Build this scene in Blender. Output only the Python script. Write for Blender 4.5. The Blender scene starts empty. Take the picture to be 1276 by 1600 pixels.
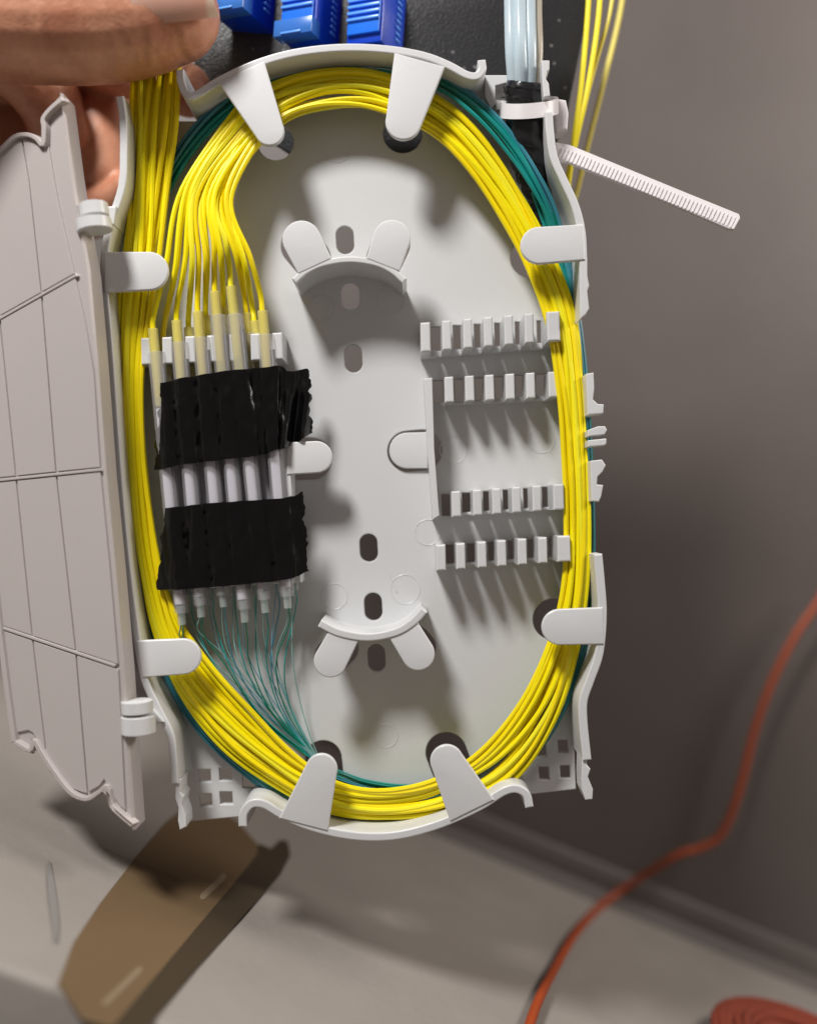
import bpy, bmesh, math, random
from mathutils import Vector, Matrix, noise
random.seed(7)
# ------------------------------------------------------------------ scale
S = 0.00012          # metres per photograph pixel at the tray's base plane
D = 1500.0           # camera distance from the base plane, in those pixels
CX, CY = 638.0, 800.0
FLOOR = 800.0        # floor below the optical axis, same unit
ZO = FLOOR * S
sc = bpy.context.scene
COL = sc.collection

# ------------------------------------------------------------------ camera
cam = bpy.data.cameras.new("camera")
cam_o = bpy.data.objects.new("camera", cam)
COL.objects.link(cam_o)
cam_o.location = (0, -D * S, ZO)
cam_o.rotation_euler = (math.radians(90), 0, 0)
cam.sensor_fit = 'VERTICAL'
cam.sensor_height = 36.0
cam.lens = 18.0 / (800.0 / D)
cam.clip_start = 0.005
cam.clip_end = 10.0
cam.dof.use_dof = True
cam.dof.focus_distance = (D - 60) * S
cam.dof.aperture_fstop = 5.4
sc.camera = cam_o

# ------------------------------------------------------------------ light
world = bpy.data.worlds.new("World")
sc.world = world
world.use_nodes = True
bg = world.node_tree.nodes["Background"]
bg.inputs[0].default_value = (1.0, 0.85, 0.78, 1)
bg.inputs[1].default_value = 0.175

LAMP = Vector((-1350 * S, -2200 * S, ZO + 3350 * S))
ld = bpy.data.lights.new("work_lamp", 'AREA')
ld.shape = 'DISK'
ld.size = 0.1
ld.energy = 3.35
ld.color = (1.0, 0.975, 0.955)
lo = bpy.data.objects.new("work_lamp", ld)
COL.objects.link(lo)
lo.location = LAMP
lo.rotation_euler = (Vector((0, 0.02, ZO - 0.02)) - LAMP).to_track_quat('-Z', 'Y').to_euler()

# weaker added fill light, unseen at right, to brighten the wall and floor behind
rd = bpy.data.lights.new("room_lamp", 'AREA')
rd.shape = 'DISK'
rd.size = 0.12
rd.energy = 0.9
rd.color = (1.0, 0.93, 0.88)
ro = bpy.data.objects.new("room_lamp", rd)
COL.objects.link(ro)
ro.location = (2600 * S, -300 * S, ZO + 1500 * S)
ro.rotation_euler = (Vector((300 * S, 800 * S, ZO - 200 * S)) - ro.location).to_track_quat('-Z', 'Y').to_euler()

sc.view_settings.view_transform = 'Standard'
sc.view_settings.look = 'None'
sc.view_settings.exposure = 0.0
sc.view_settings.gamma = 1.0
sc.render.engine = 'CYCLES'
sc.cycles.use_denoising = True
sc.cycles.max_bounces = 8
sc.cycles.transparent_max_bounces = 16
sc.cycles.sample_clamp_indirect = 4.0
sc.cycles.caustics_reflective = False
sc.cycles.caustics_refractive = False

# ------------------------------------------------------------------ materials
def material(name, color, rough=0.4, bump=0.0, bscale=300.0, var=0.0, vscale=60.0, translucent=0.0,
             trans_col=None, spec=0.5, sss=0.0, metallic=0.0, clear=0.0, coat=0.0):
    m = bpy.data.materials.new(name)
    m.use_nodes = True
    nt = m.node_tree
    N, L = nt.nodes, nt.links
    out = N["Material Output"]
    p = N["Principled BSDF"]
    p.inputs["Base Color"].default_value = (*color, 1)
    p.inputs["Roughness"].default_value = rough
    p.inputs["Specular IOR Level"].default_value = spec
    p.inputs["Metallic"].default_value = metallic
    p.inputs["Coat Weight"].default_value = coat
    if sss:
        p.inputs["Subsurface Weight"].default_value = sss
        p.inputs["Subsurface Radius"].default_value = (1.0, 0.35, 0.2)
        p.inputs["Subsurface Scale"].default_value = 0.0022
    tc = N.new("ShaderNodeTexCoord")
    if bump:
        n = N.new("ShaderNodeTexNoise")
        n.inputs["Scale"].default_value = bscale
        n.inputs["Detail"].default_value = 4
        b = N.new("ShaderNodeBump")
        b.inputs["Strength"].default_value = bump
        b.inputs["Distance"].default_value = 0.0004
        L.new(tc.outputs["Object"], n.inputs["Vector"])
        L.new(n.outputs["Fac"], b.inputs["Height"])
        L.new(b.outputs["Normal"], p.inputs["Normal"])
    if var:
        n2 = N.new("ShaderNodeTexNoise")
        n2.inputs["Scale"].default_value = vscale
        n2.inputs["Detail"].default_value = 5
        mr = N.new("ShaderNodeMapRange")
        mr.inputs["From Min"].default_value = 0.3
        mr.inputs["From Max"].default_value = 0.7
        mr.inputs["To Min"].default_value = 1 - var
        mr.inputs["To Max"].default_value = 1 + var
        mx = N.new("ShaderNodeMix")
        mx.data_type = 'RGBA'
        mx.blend_type = 'MULTIPLY'
        mx.inputs[0].default_value = 1.0
        mx.inputs[6].default_value = (*color, 1)
        L.new(tc.outputs["Object"], n2.inputs["Vector"])
        L.new(n2.outputs["Fac"], mr.inputs["Value"])
        L.new(mr.outputs["Result"], mx.inputs[7])
        L.new(mx.outputs[2], p.inputs["Base Color"])
    sh = p.outputs[0]
    if translucent:
        t = N.new("ShaderNodeBsdfTranslucent")
        t.inputs[0].default_value = (*(trans_col or color), 1)
        mix = N.new("ShaderNodeMixShader")
        mix.inputs[0].default_value = translucent
        L.new(sh, mix.inputs[1])
        L.new(t.outputs[0], mix.inputs[2])
        sh = mix.outputs[0]
    if clear:
        t = N.new("ShaderNodeBsdfTransparent")
        t.inputs[0].default_value = (0.96, 0.96, 0.97, 1)
        mix = N.new("ShaderNodeMixShader")
        mix.inputs[0].default_value = clear
        L.new(sh, mix.inputs[1])
        L.new(t.outputs[0], mix.inputs[2])
        sh = mix.outputs[0]
    L.new(sh, out.inputs[0])
    return m

M = {}
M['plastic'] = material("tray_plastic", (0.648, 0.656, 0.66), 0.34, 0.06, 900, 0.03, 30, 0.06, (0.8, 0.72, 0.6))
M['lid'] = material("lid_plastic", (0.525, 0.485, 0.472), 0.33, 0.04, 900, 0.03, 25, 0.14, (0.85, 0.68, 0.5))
M['yellow'] = material("yellow_jacket", (0.93, 0.80, 0.002), 0.4, 0.05, 600, 0.04, 90, 0.06, (0.95, 0.7, 0.0), spec=0.35)
M['yellow_warm'] = material("yellow_jacket_warm", (0.92, 0.74, 0.003), 0.36, 0.05, 600, 0.05, 90, 0.06, (0.95, 0.7, 0.0), spec=0.4)
M['yellow_cool'] = material("yellow_jacket_cool", (0.88, 0.80, 0.02), 0.42, 0.05, 600, 0.05, 90, 0.06, (0.95, 0.75, 0.0), spec=0.35)
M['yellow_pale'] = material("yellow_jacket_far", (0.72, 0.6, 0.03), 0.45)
M['teal'] = material("teal_fibre", (0.008, 0.26, 0.235), 0.28, 0, 1, 0.15, 120)
M['green'] = material("green_fibre", (0.0, 0.19, 0.12), 0.3, 0, 1, 0.15, 120)
M['blue'] = material("blue_fibre", (0.045, 0.23, 0.30), 0.3, 0, 1, 0.15, 120)
M['tape'] = material("black_vinyl_tape", (0.0018, 0.0018, 0.002), 0.2, 0.3, 340, 0, 1, spec=0.4)
M['wrap'] = material("black_wrap", (0.011, 0.011, 0.012), 0.26, 0.25, 200, spec=0.5)
M['shell'] = material("clear_shrink", (0.62, 0.61, 0.63), 0.22, 0.05, 300, clear=0.74)
M['core'] = material("inner_tube", (0.86, 0.80, 0.30), 0.3, translucent=0.4, clear=0.3)
M['core_end'] = material("inner_tube_end", (0.66, 0.68, 0.64), 0.3, translucent=0.2, clear=0.6)
M['white_core'] = material("white_core", (0.66, 0.65, 0.70), 0.35)
M['rod'] = material("steel_rod", (0.16, 0.16, 0.165), 0.35, metallic=0.6)
M['nylon'] = material("nylon_tie", (0.74, 0.71, 0.72), 0.35, 0.05, 500, translucent=0.15, trans_col=(0.9, 0.85, 0.8))
M['tube'] = material("clear_buffer_tube", (0.62, 0.74, 0.80), 0.22, 0.04, 200, 0.08, 90, translucent=0.2, clear=0.12)
M['tube_warm'] = material("clear_buffer_tube_warm", (0.52, 0.47, 0.38), 0.25, 0.04, 200, 0.1, 90, translucent=0.2, clear=0.1)
M['skin'] = None
M['nail'] = material("nail", (0.74, 0.50, 0.37), 0.28, 0.05, 300, 0.05, 200, sss=0.25)
def nail_gradient(m):
    N, L = m.node_tree.nodes, m.node_tree.links
    tc = N.new("ShaderNodeTexCoord"); sp = N.new("ShaderNodeSeparateXYZ"); r = N.new("ShaderNodeValToRGB")
    e = r.color_ramp.elements
    e[0].position = 0.0; e[0].color = (0.66, 0.42, 0.33, 1)
    e[1].position = 1.0; e[1].color = (0.76, 0.60, 0.46, 1)
    a = e.new(0.12); a.color = (0.66, 0.37, 0.28, 1)
    b = e.new(0.84); b.color = (0.64, 0.35, 0.26, 1)
    c = e.new(0.90); c.color = (0.74, 0.57, 0.43, 1)
    L.new(tc.outputs["Generated"], sp.inputs[0]); L.new(sp.outputs[0], r.inputs[0])
    L.new(r.outputs[0], N["Principled BSDF"].inputs["Base Color"])
for l_ in list(M['nail'].node_tree.links):
    if l_.to_socket.name == "Base Color": M['nail'].node_tree.links.remove(l_)
nail_gradient(M['nail'])
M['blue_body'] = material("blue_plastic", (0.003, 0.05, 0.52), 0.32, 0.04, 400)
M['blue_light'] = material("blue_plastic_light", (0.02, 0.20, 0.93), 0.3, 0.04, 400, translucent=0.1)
M['blue_clear'] = material("blue_flange", (0.05, 0.20, 0.62), 0.25, clear=0.25)
M['blue_rib'] = material("blue_rib", (0.12, 0.36, 0.95), 0.3)
M['orange_dark'] = material("orange_cord_dusty", (0.17, 0.024, 0.007), 0.85, 0.1, 300, 0.15, 60)  # darker, rougher orange for the coil
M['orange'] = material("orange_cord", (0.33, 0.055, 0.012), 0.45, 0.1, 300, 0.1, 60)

def floor_material(name, c1, c2, rough):
    m = material(name, c1, rough)
    nt = m.node_tree
    N, L = nt.nodes, nt.links
    p = N["Principled BSDF"]
    tc = N.new("ShaderNodeTexCoord")
    n = N.new("ShaderNodeTexNoise")
    n.inputs["Scale"].default_value = 9
    n.inputs["Detail"].default_value = 6
    n.inputs["Roughness"].default_value = 0.6
    r = N.new("ShaderNodeValToRGB")
    r.color_ramp.elements[0].position = 0.3
    r.color_ramp.elements[1].position = 0.7
    r.color_ramp.elements[0].color = (*c1, 1)
    r.color_ramp.elements[1].color = (*c2, 1)
    L.new(tc.outputs["Object"], n.inputs["Vector"])
    L.new(n.outputs["Fac"], r.inputs[0])
    L.new(r.outputs[0], p.inputs["Base Color"])
    n2 = N.new("ShaderNodeTexNoise")
    n2.inputs["Scale"].default_value = 500
    b = N.new("ShaderNodeBump")
    b.inputs["Strength"].default_value = 0.175
    b.inputs["Distance"].default_value = 0.0005
    L.new(tc.outputs["Object"], n2.inputs["Vector"])
    L.new(n2.outputs["Fac"], b.inputs["Height"])
    L.new(b.outputs[0], p.inputs["Normal"])
    return m
M['floor'] = floor_material("cabinet_floor_paint", (0.235, 0.213, 0.19), (0.325, 0.295, 0.265), 0.5)
M['wall'] = floor_material("cabinet_wall_paint", (0.080, 0.067, 0.061), (0.106, 0.089, 0.081), 0.5)
M['card'] = material('brown_card', (0.13, 0.083, 0.04), 0.6, 0.2, 300, 0.14, 25)  # shadow tone put into the colour
M['card_dark'] = material('dark_brown_border', (0.042, 0.028, 0.014), 0.6, 0.2, 300, 0.1, 25)  # deeper shadow tone for the right edge
M['streak'] = material('pale_streak', (0.21, 0.155, 0.098), 0.6)  # light spots inside the painted shadow
M['scuff'] = material("scuff", (0.20, 0.19, 0.178), 0.6)

def panel_material():
    m = material("black_powder_coat", (0.012, 0.012, 0.014), 0.42)
    nt = m.node_tree
    N, L = nt.nodes, nt.links
    p = N["Principled BSDF"]
    tc = N.new("ShaderNodeTexCoord")
    n = N.new("ShaderNodeTexNoise")
    n.inputs["Scale"].default_value = 2200
    n.inputs["Detail"].default_value = 2
    b = N.new("ShaderNodeBump")
    b.inputs["Strength"].default_value = 0.3
    b.inputs["Distance"].default_value = 0.0004
    L.new(tc.outputs["Object"], n.inputs["Vector"])
    L.new(n.outputs["Fac"], b.inputs["Height"])
    L.new(b.outputs[0], p.inputs["Normal"])
    v = N.new("ShaderNodeTexVoronoi")
    v.inputs["Scale"].default_value = 420
    r = N.new("ShaderNodeValToRGB")
    r.color_ramp.elements[0].position = 0.05
    r.color_ramp.elements[0].color = (0.35, 0.34, 0.34, 1)
    r.color_ramp.elements[1].position = 0.16
    r.color_ramp.elements[1].color = (0.014, 0.014, 0.016, 1)
    n3 = N.new("ShaderNodeTexNoise")
    n3.inputs["Scale"].default_value = 90
    r3 = N.new("ShaderNodeValToRGB")
    r3.color_ramp.elements[0].position = 0.5
    r3.color_ramp.elements[1].position = 0.68
    mx = N.new("ShaderNodeMix")
    mx.data_type = 'RGBA'
    mx.inputs[6].default_value = (0.014, 0.014, 0.016, 1)
    L.new(tc.outputs["Object"], v.inputs["Vector"])
    L.new(tc.outputs["Object"], n3.inputs["Vector"])
    L.new(v.outputs["Distance"], r.inputs[0])
    L.new(n3.outputs["Fac"], r3.inputs[0])
    L.new(r3.outputs[0], mx.inputs[0])
    L.new(r.outputs[0], mx.inputs[7])
    L.new(mx.outputs[2], p.inputs["Base Color"])
    return m
M['panel'] = panel_material()

def skin_material():
    m = material("skin", (0.50, 0.235, 0.145), 0.42, sss=0.18)
    nt = m.node_tree
    N, L = nt.nodes, nt.links
    p = N["Principled BSDF"]
    tc = N.new("ShaderNodeTexCoord")
    n = N.new("ShaderNodeTexNoise")
    n.inputs["Scale"].default_value = 130
    n.inputs["Detail"].default_value = 6
    n.inputs["Roughness"].default_value = 0.65
    r = N.new("ShaderNodeValToRGB")
    r.color_ramp.elements[0].position = 0.32
    r.color_ramp.elements[0].color = (0.46, 0.18, 0.10, 1)
    r.color_ramp.elements[1].position = 0.68
    r.color_ramp.elements[1].color = (0.68, 0.34, 0.21, 1)
    L.new(tc.outputs["Object"], n.inputs["Vector"])
    L.new(n.outputs["Fac"], r.inputs[0])
    L.new(r.outputs[0], p.inputs["Base Color"])
    v = N.new("ShaderNodeTexVoronoi")
    v.feature = 'DISTANCE_TO_EDGE'
    v.inputs["Scale"].default_value = 900
    w = N.new("ShaderNodeTexNoise")
    w.inputs["Scale"].default_value = 260
    w.inputs["Detail"].default_value = 5
    ad = N.new("ShaderNodeMath")
    ad.operation = 'ADD'
    b = N.new("ShaderNodeBump")
    b.inputs["Strength"].default_value = 0.16
    b.inputs["Distance"].default_value = 0.0004
    L.new(tc.outputs["Object"], v.inputs["Vector"])
    L.new(tc.outputs["Object"], w.inputs["Vector"])
    L.new(v.outputs["Distance"], ad.inputs[0])
    L.new(w.outputs["Fac"], ad.inputs[1])
    L.new(ad.outputs[0], b.inputs["Height"])
    L.new(b.outputs[0], p.inputs["Normal"])
    return m
M['skin'] = skin_material()

# ------------------------------------------------------------------ helpers
CAM = Vector((0, -D * S, ZO))
def W(x, y, h=0.0):
    """photograph pixel at height h (pixels) above the tray's base plane"""
    k = (D - h) / D
    return Vector(((x - CX) * k * S, -h * S, ZO + (CY - y) * k * S))
def ray(x, y):
    return Vector(((x - CX) * S, D * S, (CY - y) * S))
class Plane:
    def __init__(s, O, u, n):
        s.O = O; s.n = n.normalized(); s.u = (u - s.n * u.dot(s.n)).normalized(); s.v = s.n.cross(s.u)
        s.m = Matrix((s.u, s.v, s.n)).transposed()
    def hit(s, x, y):
        d = ray(x, y)
        return CAM + d * ((s.O - CAM).dot(s.n) / d.dot(s.n))
    def loc(s, x, y):
        p = s.hit(x, y) - s.O
        return (p.dot(s.u), p.dot(s.v))
    def up(s, k):
        return Plane(s.O + s.n * (k * S), s.u, s.n)
def flat(h):
    return Plane(W(CX, CY, h), Vector((1, 0, 0)), Vector((0, -1, 0)))

def tag(o, label=None, cat=None, group=None, kind=None):
    if label: o['label'] = label
    if cat: o['category'] = cat
    if group: o['group'] = group
    if kind: o['kind'] = kind
    return o
def empty(name, loc):
    o = bpy.data.objects.new(name, None)
    o.empty_display_size = 0.01
    COL.objects.link(o)
    o.location = loc
    return o
def origin(parent):
    v = Vector((0, 0, 0))
    while parent is not None:
        v = v + parent.location
        parent = parent.parent
    return v
def link(name, me, mat, parent=None, sharp=38, smooth=True):
    """me carries world coordinates; moved to the parent's frame"""
    o = bpy.data.objects.new(name, me)
    COL.objects.link(o)
    if parent is not None:
        o.parent = parent
        me.transform(Matrix.Translation(-origin(parent)))
    me.materials.clear()
    me.materials.append(mat)
    me.polygons.foreach_set("use_smooth", [smooth] * len(me.polygons))
    if smooth and sharp:
        me.set_sharp_from_angle(angle=math.radians(sharp))
    me.update()
    return o
def link_top(name, me, mat, **k):
    """top-level mesh with its origin at the mesh's own middle"""
    n = len(me.vertices)
    c = Vector((0, 0, 0))
    for v in me.vertices: c += v.co
    c /= max(n, 1)
    me.transform(Matrix.Translation(-c))
    o = link(name, me, mat, None, **k)
    o.location = c
    return o

def spl(pts, n=8, closed=False):
    """Catmull-Rom through tuples of any length"""
    P = [tuple(p) for p in pts]
    out = []
    m = len(P)
    rng = m if closed else m - 1
    for i in range(rng):
        p1, p2 = P[i], P[(i + 1) % m]
        p0 = P[i - 1] if (i > 0 or closed) else tuple(2 * a - b for a, b in zip(p1, p2))
        p3 = P[(i + 2) % m] if (i + 2 < m or closed) else tuple(2 * b - a for a, b in zip(p1, p2))
        for j in range(n):
            t = j / n
            out.append(tuple(0.5 * ((2 * b) + (c - a) * t + (2 * a - 5 * b + 4 * c - d) * t * t + (3 * b - a - 3 * c + d) * t ** 3)
                             for a, b, c, d in zip(p0, p1, p2, p3)))
    if not closed: out.append(P[-1])
    return out
def offset_poly(path, t):
    """closed outline of a band of thickness t (number or list) along a pixel path"""
    n = len(path)
    Lf, Rt = [], []
    for i in range(n):
        a = path[max(i - 1, 0)]; b = path[min(i + 1, n - 1)]
        dx, dy = b[0] - a[0], b[1] - a[1]
        l = math.hypot(dx, dy) or 1
        w = (t[i] if isinstance(t, (list, tuple)) else t) / 2
        nx, ny = -dy / l * w, dx / l * w
        Lf.append((path[i][0] + nx, path[i][1] + ny))
        Rt.append((path[i][0] - nx, path[i][1] - ny))
    return Lf + Rt[::-1]
def stadium(p, q, r, n=20, r2=None):
    r2 = r if r2 is None else r2
    a = math.atan2(q[1] - p[1], q[0] - p[0])
    out = [(p[0] + r * math.cos(a + math.pi / 2 + math.pi * i / n), p[1] + r * math.sin(a + math.pi / 2 + math.pi * i / n)) for i in range(n + 1)]
    out += [(q[0] + r2 * math.cos(a - math.pi / 2 + math.pi * i / n), q[1] + r2 * math.sin(a - math.pi / 2 + math.pi * i / n)) for i in range(n + 1)]
    return out
def circle(c, r, n=36):
    return [(c[0] + r * math.cos(2 * math.pi * i / n), c[1] + r * math.sin(2 * math.pi * i / n)) for i in range(n)]
def sh(p, h=90.0):
    """pixel at height h -> pixel of the point straight below it on the base"""
    k = (D - h) / D
    return (CX + (p[0] - CX) * k, CY + (p[1] - CY) * k)

def shape_mesh(polys, plane, thick, bevel=1.5, res=2):
    """polys: pixel outlines (the first outer, others holes) seen on the plane; solid below it"""
    cu = bpy.data.curves.new("tmp", 'CURVE')
    cu.dimensions = '2D'
    cu.fill_mode = 'BOTH'
    b = bevel * S
    cu.extrude = max(thick * S / 2 - b, 1e-6)
    cu.bevel_depth = b
    cu.bevel_resolution = res
    cu.offset = -b
    for poly in polys:
        s = cu.splines.new('POLY')
        s.points.add(len(poly) - 1)
        for pt, (x, y) in zip(s.points, poly):
            a, c = plane.loc(x, y)
            pt.co = (a, c, 0, 1)
        s.use_cyclic_u = True
    ob = bpy.data.objects.new("tmp", cu)
    me = bpy.data.meshes.new_from_object(ob)
    bpy.data.objects.remove(ob)
    bpy.data.curves.remove(cu)
    mat = plane.m.to_4x4()
    mat.translation = plane.O - plane.n * (thick * S / 2)
    me.transform(mat)
    bm = bmesh.new()
    bm.from_mesh(me)
    bmesh.ops.remove_doubles(bm, verts=bm.verts, dist=1e-7)
    bmesh.ops.recalc_face_normals(bm, faces=bm.faces)
    bm.to_mesh(me)
    bm.free()
    return me
def shape(name, polys, plane, thick, mat, parent, bevel=1.5, res=2):
    if polys and not isinstance(polys[0][0], (list, tuple)): polys = [polys]
    if isinstance(plane, (int, float)): plane = flat(plane)
    return link(name, shape_mesh(polys, plane, thick, bevel, res), mat, parent, sharp=12)

def tube_mesh(pts, rad, sides=8, cap=True, bm=None):
    """pts: world points; rad: number or list"""
    own = bm is None
    if own: bm = bmesh.new()
    n = len(pts)
    up = Vector((0, -1, 0.01))
    rings = []
    prev = None
    for i in range(n):
        t = (pts[min(i + 1, n - 1)] - pts[max(i - 1, 0)])
        if t.length < 1e-9: t = Vector((0, 0, 1))
        t.normalize()
        if prev is None:
            a = up - t * up.dot(t)
            if a.length < 1e-3: a = Vector((1, 0, 0)) - t * t.x
        else:
            a = prev - t * prev.dot(t)
        a.normalize()
        prev = a
        b = t.cross(a)
        r = (rad[i] if isinstance(rad, (list, tuple)) else rad) * S
        rings.append([bm.verts.new(pts[i] + (a * math.cos(2 * math.pi * k / sides) + b * math.sin(2 * math.pi * k / sides)) * r) for k in range(sides)])
    for i in range(n - 1):
        for k in range(sides):
            k2 = (k + 1) % sides
            bm.faces.new((rings[i][k], rings[i][k2], rings[i + 1][k2], rings[i + 1][k]))
    if cap:
        bm.faces.new(rings[0][::-1])
        bm.faces.new(rings[-1])
    if own:
        bmesh.ops.recalc_face_normals(bm, faces=bm.faces)
        me = bpy.data.meshes.new("tube")
        bm.to_mesh(me)
        bm.free()
        return me
def bm_mesh(bm):
    bmesh.ops.recalc_face_normals(bm, faces=bm.faces)
    me = bpy.data.meshes.new("mesh")
    bm.to_mesh(me)
    bm.free()
    return me

# ------------------------------------------------------------------ the setting
BD = 2300.0                                   # depth of the back wall
def at_depth(x, y, d):
    return CAM + ray(x, y) * (d / D)
c1, c2 = at_depth(700, 1300, BD), at_depth(1276, 1540, BD)
wd = (c2 - c1).normalized()                   # along the foot of the wall
wn = Vector((0, -1, 0))
fn = Vector((-wd.z, 0, wd.x))                 # floor normal
def floor_hit(x, y, dz=0.0):
    d = ray(x, y)
    return CAM + d * ((c1 + fn * dz * S - CAM).dot(fn) / d.dot(fn))
def wall_hit(x, y, off=0.0):
    d = ray(x, y)
    return CAM + d * ((c1 + wn * off * S - CAM).dot(wn) / d.dot(wn))
bm = bmesh.new()
far, near = c1 - wd * 0.5, c1 + wd * 0.5
hz = fn * 0.75
q = [bm.verts.new(p) for p in (far, near, near + hz, far + hz)]
bm.faces.new(q)
q2 = [bm.verts.new(p - wn * 0.004) for p in (far, near, near + hz, far + hz)]
bm.faces.new(q2[::-1])
for i in range(4): bm.faces.new((q[i], q2[i], q2[(i + 1) % 4], q[(i + 1) % 4]))
tag(link_top('wall', bm_mesh(bm), M['wall'], smooth=False), 'plain grey brown painted metal wall behind the tray', kind='structure')
# skirting fold where the wall meets the floor
bm = bmesh.new()
prof = [(0, 74), (8, 72), (14, 64), (16, 20), (30, 12), (60, 0.5)]
ra = []
for base in (far, near):
    ra.append([bm.verts.new(base + wn * a * S + fn * (b * S)) for a, b in prof])
for i in range(len(prof) - 1):
    bm.faces.new((ra[0][i], ra[0][i + 1], ra[1][i + 1], ra[1][i]))
tag(link_top('skirting', bm_mesh(bm), M['wall']), 'low folded metal edge along the foot of the wall', kind='structure')
# floor sheet with a rounded front lip
e1, e2 = floor_hit(0, 1508), floor_hit(240, 1598)
ed = (e2 - e1).normalized()
en = ed.cross(fn)
if en.dot(CAM - e1) < 0: en = -en
a0, a1 = e1 - ed * 0.4, e1 + ed * 0.5
prof = []
for i in range(7):
    t = i / 6 * math.pi / 2
    prof.append((-14 + 14 * math.sin(t), -14 + 14 * math.cos(t)))
prof += [(2, -60), (2, -600)]
bm = bmesh.new()
r0 = [bm.verts.new(a0 + en * (a * S) + fn * (b * S)) for a, b in prof]
r1 = [bm.verts.new(a1 + en * (a * S) + fn * (b * S)) for a, b in prof]
for i in range(len(r0) - 1): bm.faces.new((r0[i], r1[i], r1[i + 1], r0[i + 1]))
def to_wall(p): return p - en * ((p - c1).dot(wn) / en.dot(wn))
f0 = bm.verts.new(to_wall(a0)); f1 = bm.verts.new(to_wall(a1))
bm.faces.new((f0, f1, r1[0], r0[0]))
tag(link_top('floor', bm_mesh(bm), M['floor']), 'pale grey metal cabinet floor with a front edge', kind='structure')
# long scuff on the floor
bm = bmesh.new()
lft, rgt = [], []
for (x, y, w) in spl([(77, 1345, 2), (80, 1375, 5), (84, 1410, 6), (88, 1445, 5), (88, 1472, 2)], 4):
    lft.append(bm.verts.new(floor_hit(x - w, y, 3))); rgt.append(bm.verts.new(floor_hit(x + w, y, 3)))
for i in range(len(lft) - 1): bm.faces.new((lft[i], rgt[i], rgt[i + 1], lft[i + 1]))
tag(link_top('scuff_mark', bm_mesh(bm), M['scuff']), 'faint grey scuff on the cabinet floor', kind='structure')

# brown sheet and dark strip standing in for a cast shadow on the floor
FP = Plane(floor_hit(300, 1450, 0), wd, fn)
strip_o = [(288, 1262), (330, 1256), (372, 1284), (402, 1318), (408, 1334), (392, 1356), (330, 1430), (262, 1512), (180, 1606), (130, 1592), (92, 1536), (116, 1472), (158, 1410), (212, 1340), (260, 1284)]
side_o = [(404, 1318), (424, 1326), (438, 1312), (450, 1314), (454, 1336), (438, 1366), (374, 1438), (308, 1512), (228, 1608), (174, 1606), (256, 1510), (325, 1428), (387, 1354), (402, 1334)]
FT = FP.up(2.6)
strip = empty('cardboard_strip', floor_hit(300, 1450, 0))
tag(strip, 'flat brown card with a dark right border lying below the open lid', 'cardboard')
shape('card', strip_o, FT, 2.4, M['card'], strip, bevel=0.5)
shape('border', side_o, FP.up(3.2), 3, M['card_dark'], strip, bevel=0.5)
for a, b in (((318, 1400), (349, 1370)), ((166, 1566), (218, 1515))):  # pale strips painted as light falling through the slots
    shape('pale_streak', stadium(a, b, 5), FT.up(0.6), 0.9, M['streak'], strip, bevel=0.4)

# ------------------------------------------------------------------ the splice tray
H = 90.0
tray = empty('splice_tray', W(588, 1305, 0))
tag(tray, 'white plastic fibre splice tray with open lid, held up by its corner', 'splice tray')
PL = M['plastic']
top_arc = [(281, 108), (283, 128), (291, 145), (305, 148), (345, 124), (400, 99), (460, 82), (530, 74), (600, 76), (660, 86), (700, 101), (728, 116), (744, 118), (753, 108), (752, 93)]
bot_arc = [(379, 1292), (380, 1272), (392, 1257), (412, 1257), (440, 1273), (480, 1290), (530, 1303), (580, 1308), (630, 1304), (690, 1287), (750, 1260), (785, 1238), (806, 1233), (822, 1242), (827, 1262)]
left_wall = [(187, 150), (192, 185), (193, 240), (190, 292), (172, 350), (163, 400), (164, 460), (172, 560), (185, 740), (198, 880), (214, 1000), (226, 1062), (245, 1105), (265, 1145), (270, 1175), (273, 1225)]
rwall_a = [(857, 174), (859, 205), (865, 245), (880, 280), (898, 320), (908, 360), (911, 406)]
rwall_b = [(934, 866), (938, 910), (941, 960), (936, 1020), (922, 1062), (911, 1095), (911, 1130), (917, 1188)]

outline = [sh(p) for p in [(187, 150), (283, 150), (345, 130), (400, 104), (460, 86), (530, 78), (600, 80), (660, 90), (700, 106), (757, 130), (762, 112), (857, 112), (860, 235), (890, 300), (908, 360), (914, 500), (922, 600), (928, 700), (932, 800), (937, 960), (932, 1020), (910, 1092), (910, 1130)]]
outline += [(899, 1233), (829, 1241)]
outline += [sh(p) for p in [(800, 1236), (750, 1264), (690, 1291), (630, 1308), (580, 1312), (530, 1307), (480, 1294), (440, 1277), (405, 1262)]]
outline += [(374, 1276), (292, 1284)]
outline += [sh(p) for p in [(262, 1145), (224, 1065), (203, 920), (185, 740), (172, 560), (163, 430), (168, 355), (190, 292)]]
holes = []
def oval(c, tilt=3.0, w=14, hh=8):
    t = math.radians(tilt)
    dx, dy = -math.sin(t) * hh, -math.cos(t) * hh
    holes.append(stadium((c[0] + dx, c[1] + dy), (c[0] - dx, c[1] - dy), w))
for c in [(539, 375), (547, 462), (552, 560), (576, 856), (583, 948), (588, 1028)]: oval(c)
holes.append(circle((431, 222), 28))
holes.append(circle((629, 208), 31))
holes.append(circle((828, 403), 31))
holes.append(circle((865, 968), 33))
holes.append(stadium((505, 1186), (508, 1215), 29))
holes.append(stadium((697, 1176), (706, 1200), 32))
holes.append(stadium((470, 385), (486, 404), 31))
holes.append(stadium((612, 382), (602, 404), 29))
holes.append(stadium((486, 717), (464, 717), 33))
holes.append(stadium((637, 705), (659, 703), 32))
holes.append(stadium((519, 1026), (532, 1012), 28))
holes.append(stadium((653, 1012), (646, 1004), 28))
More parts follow.
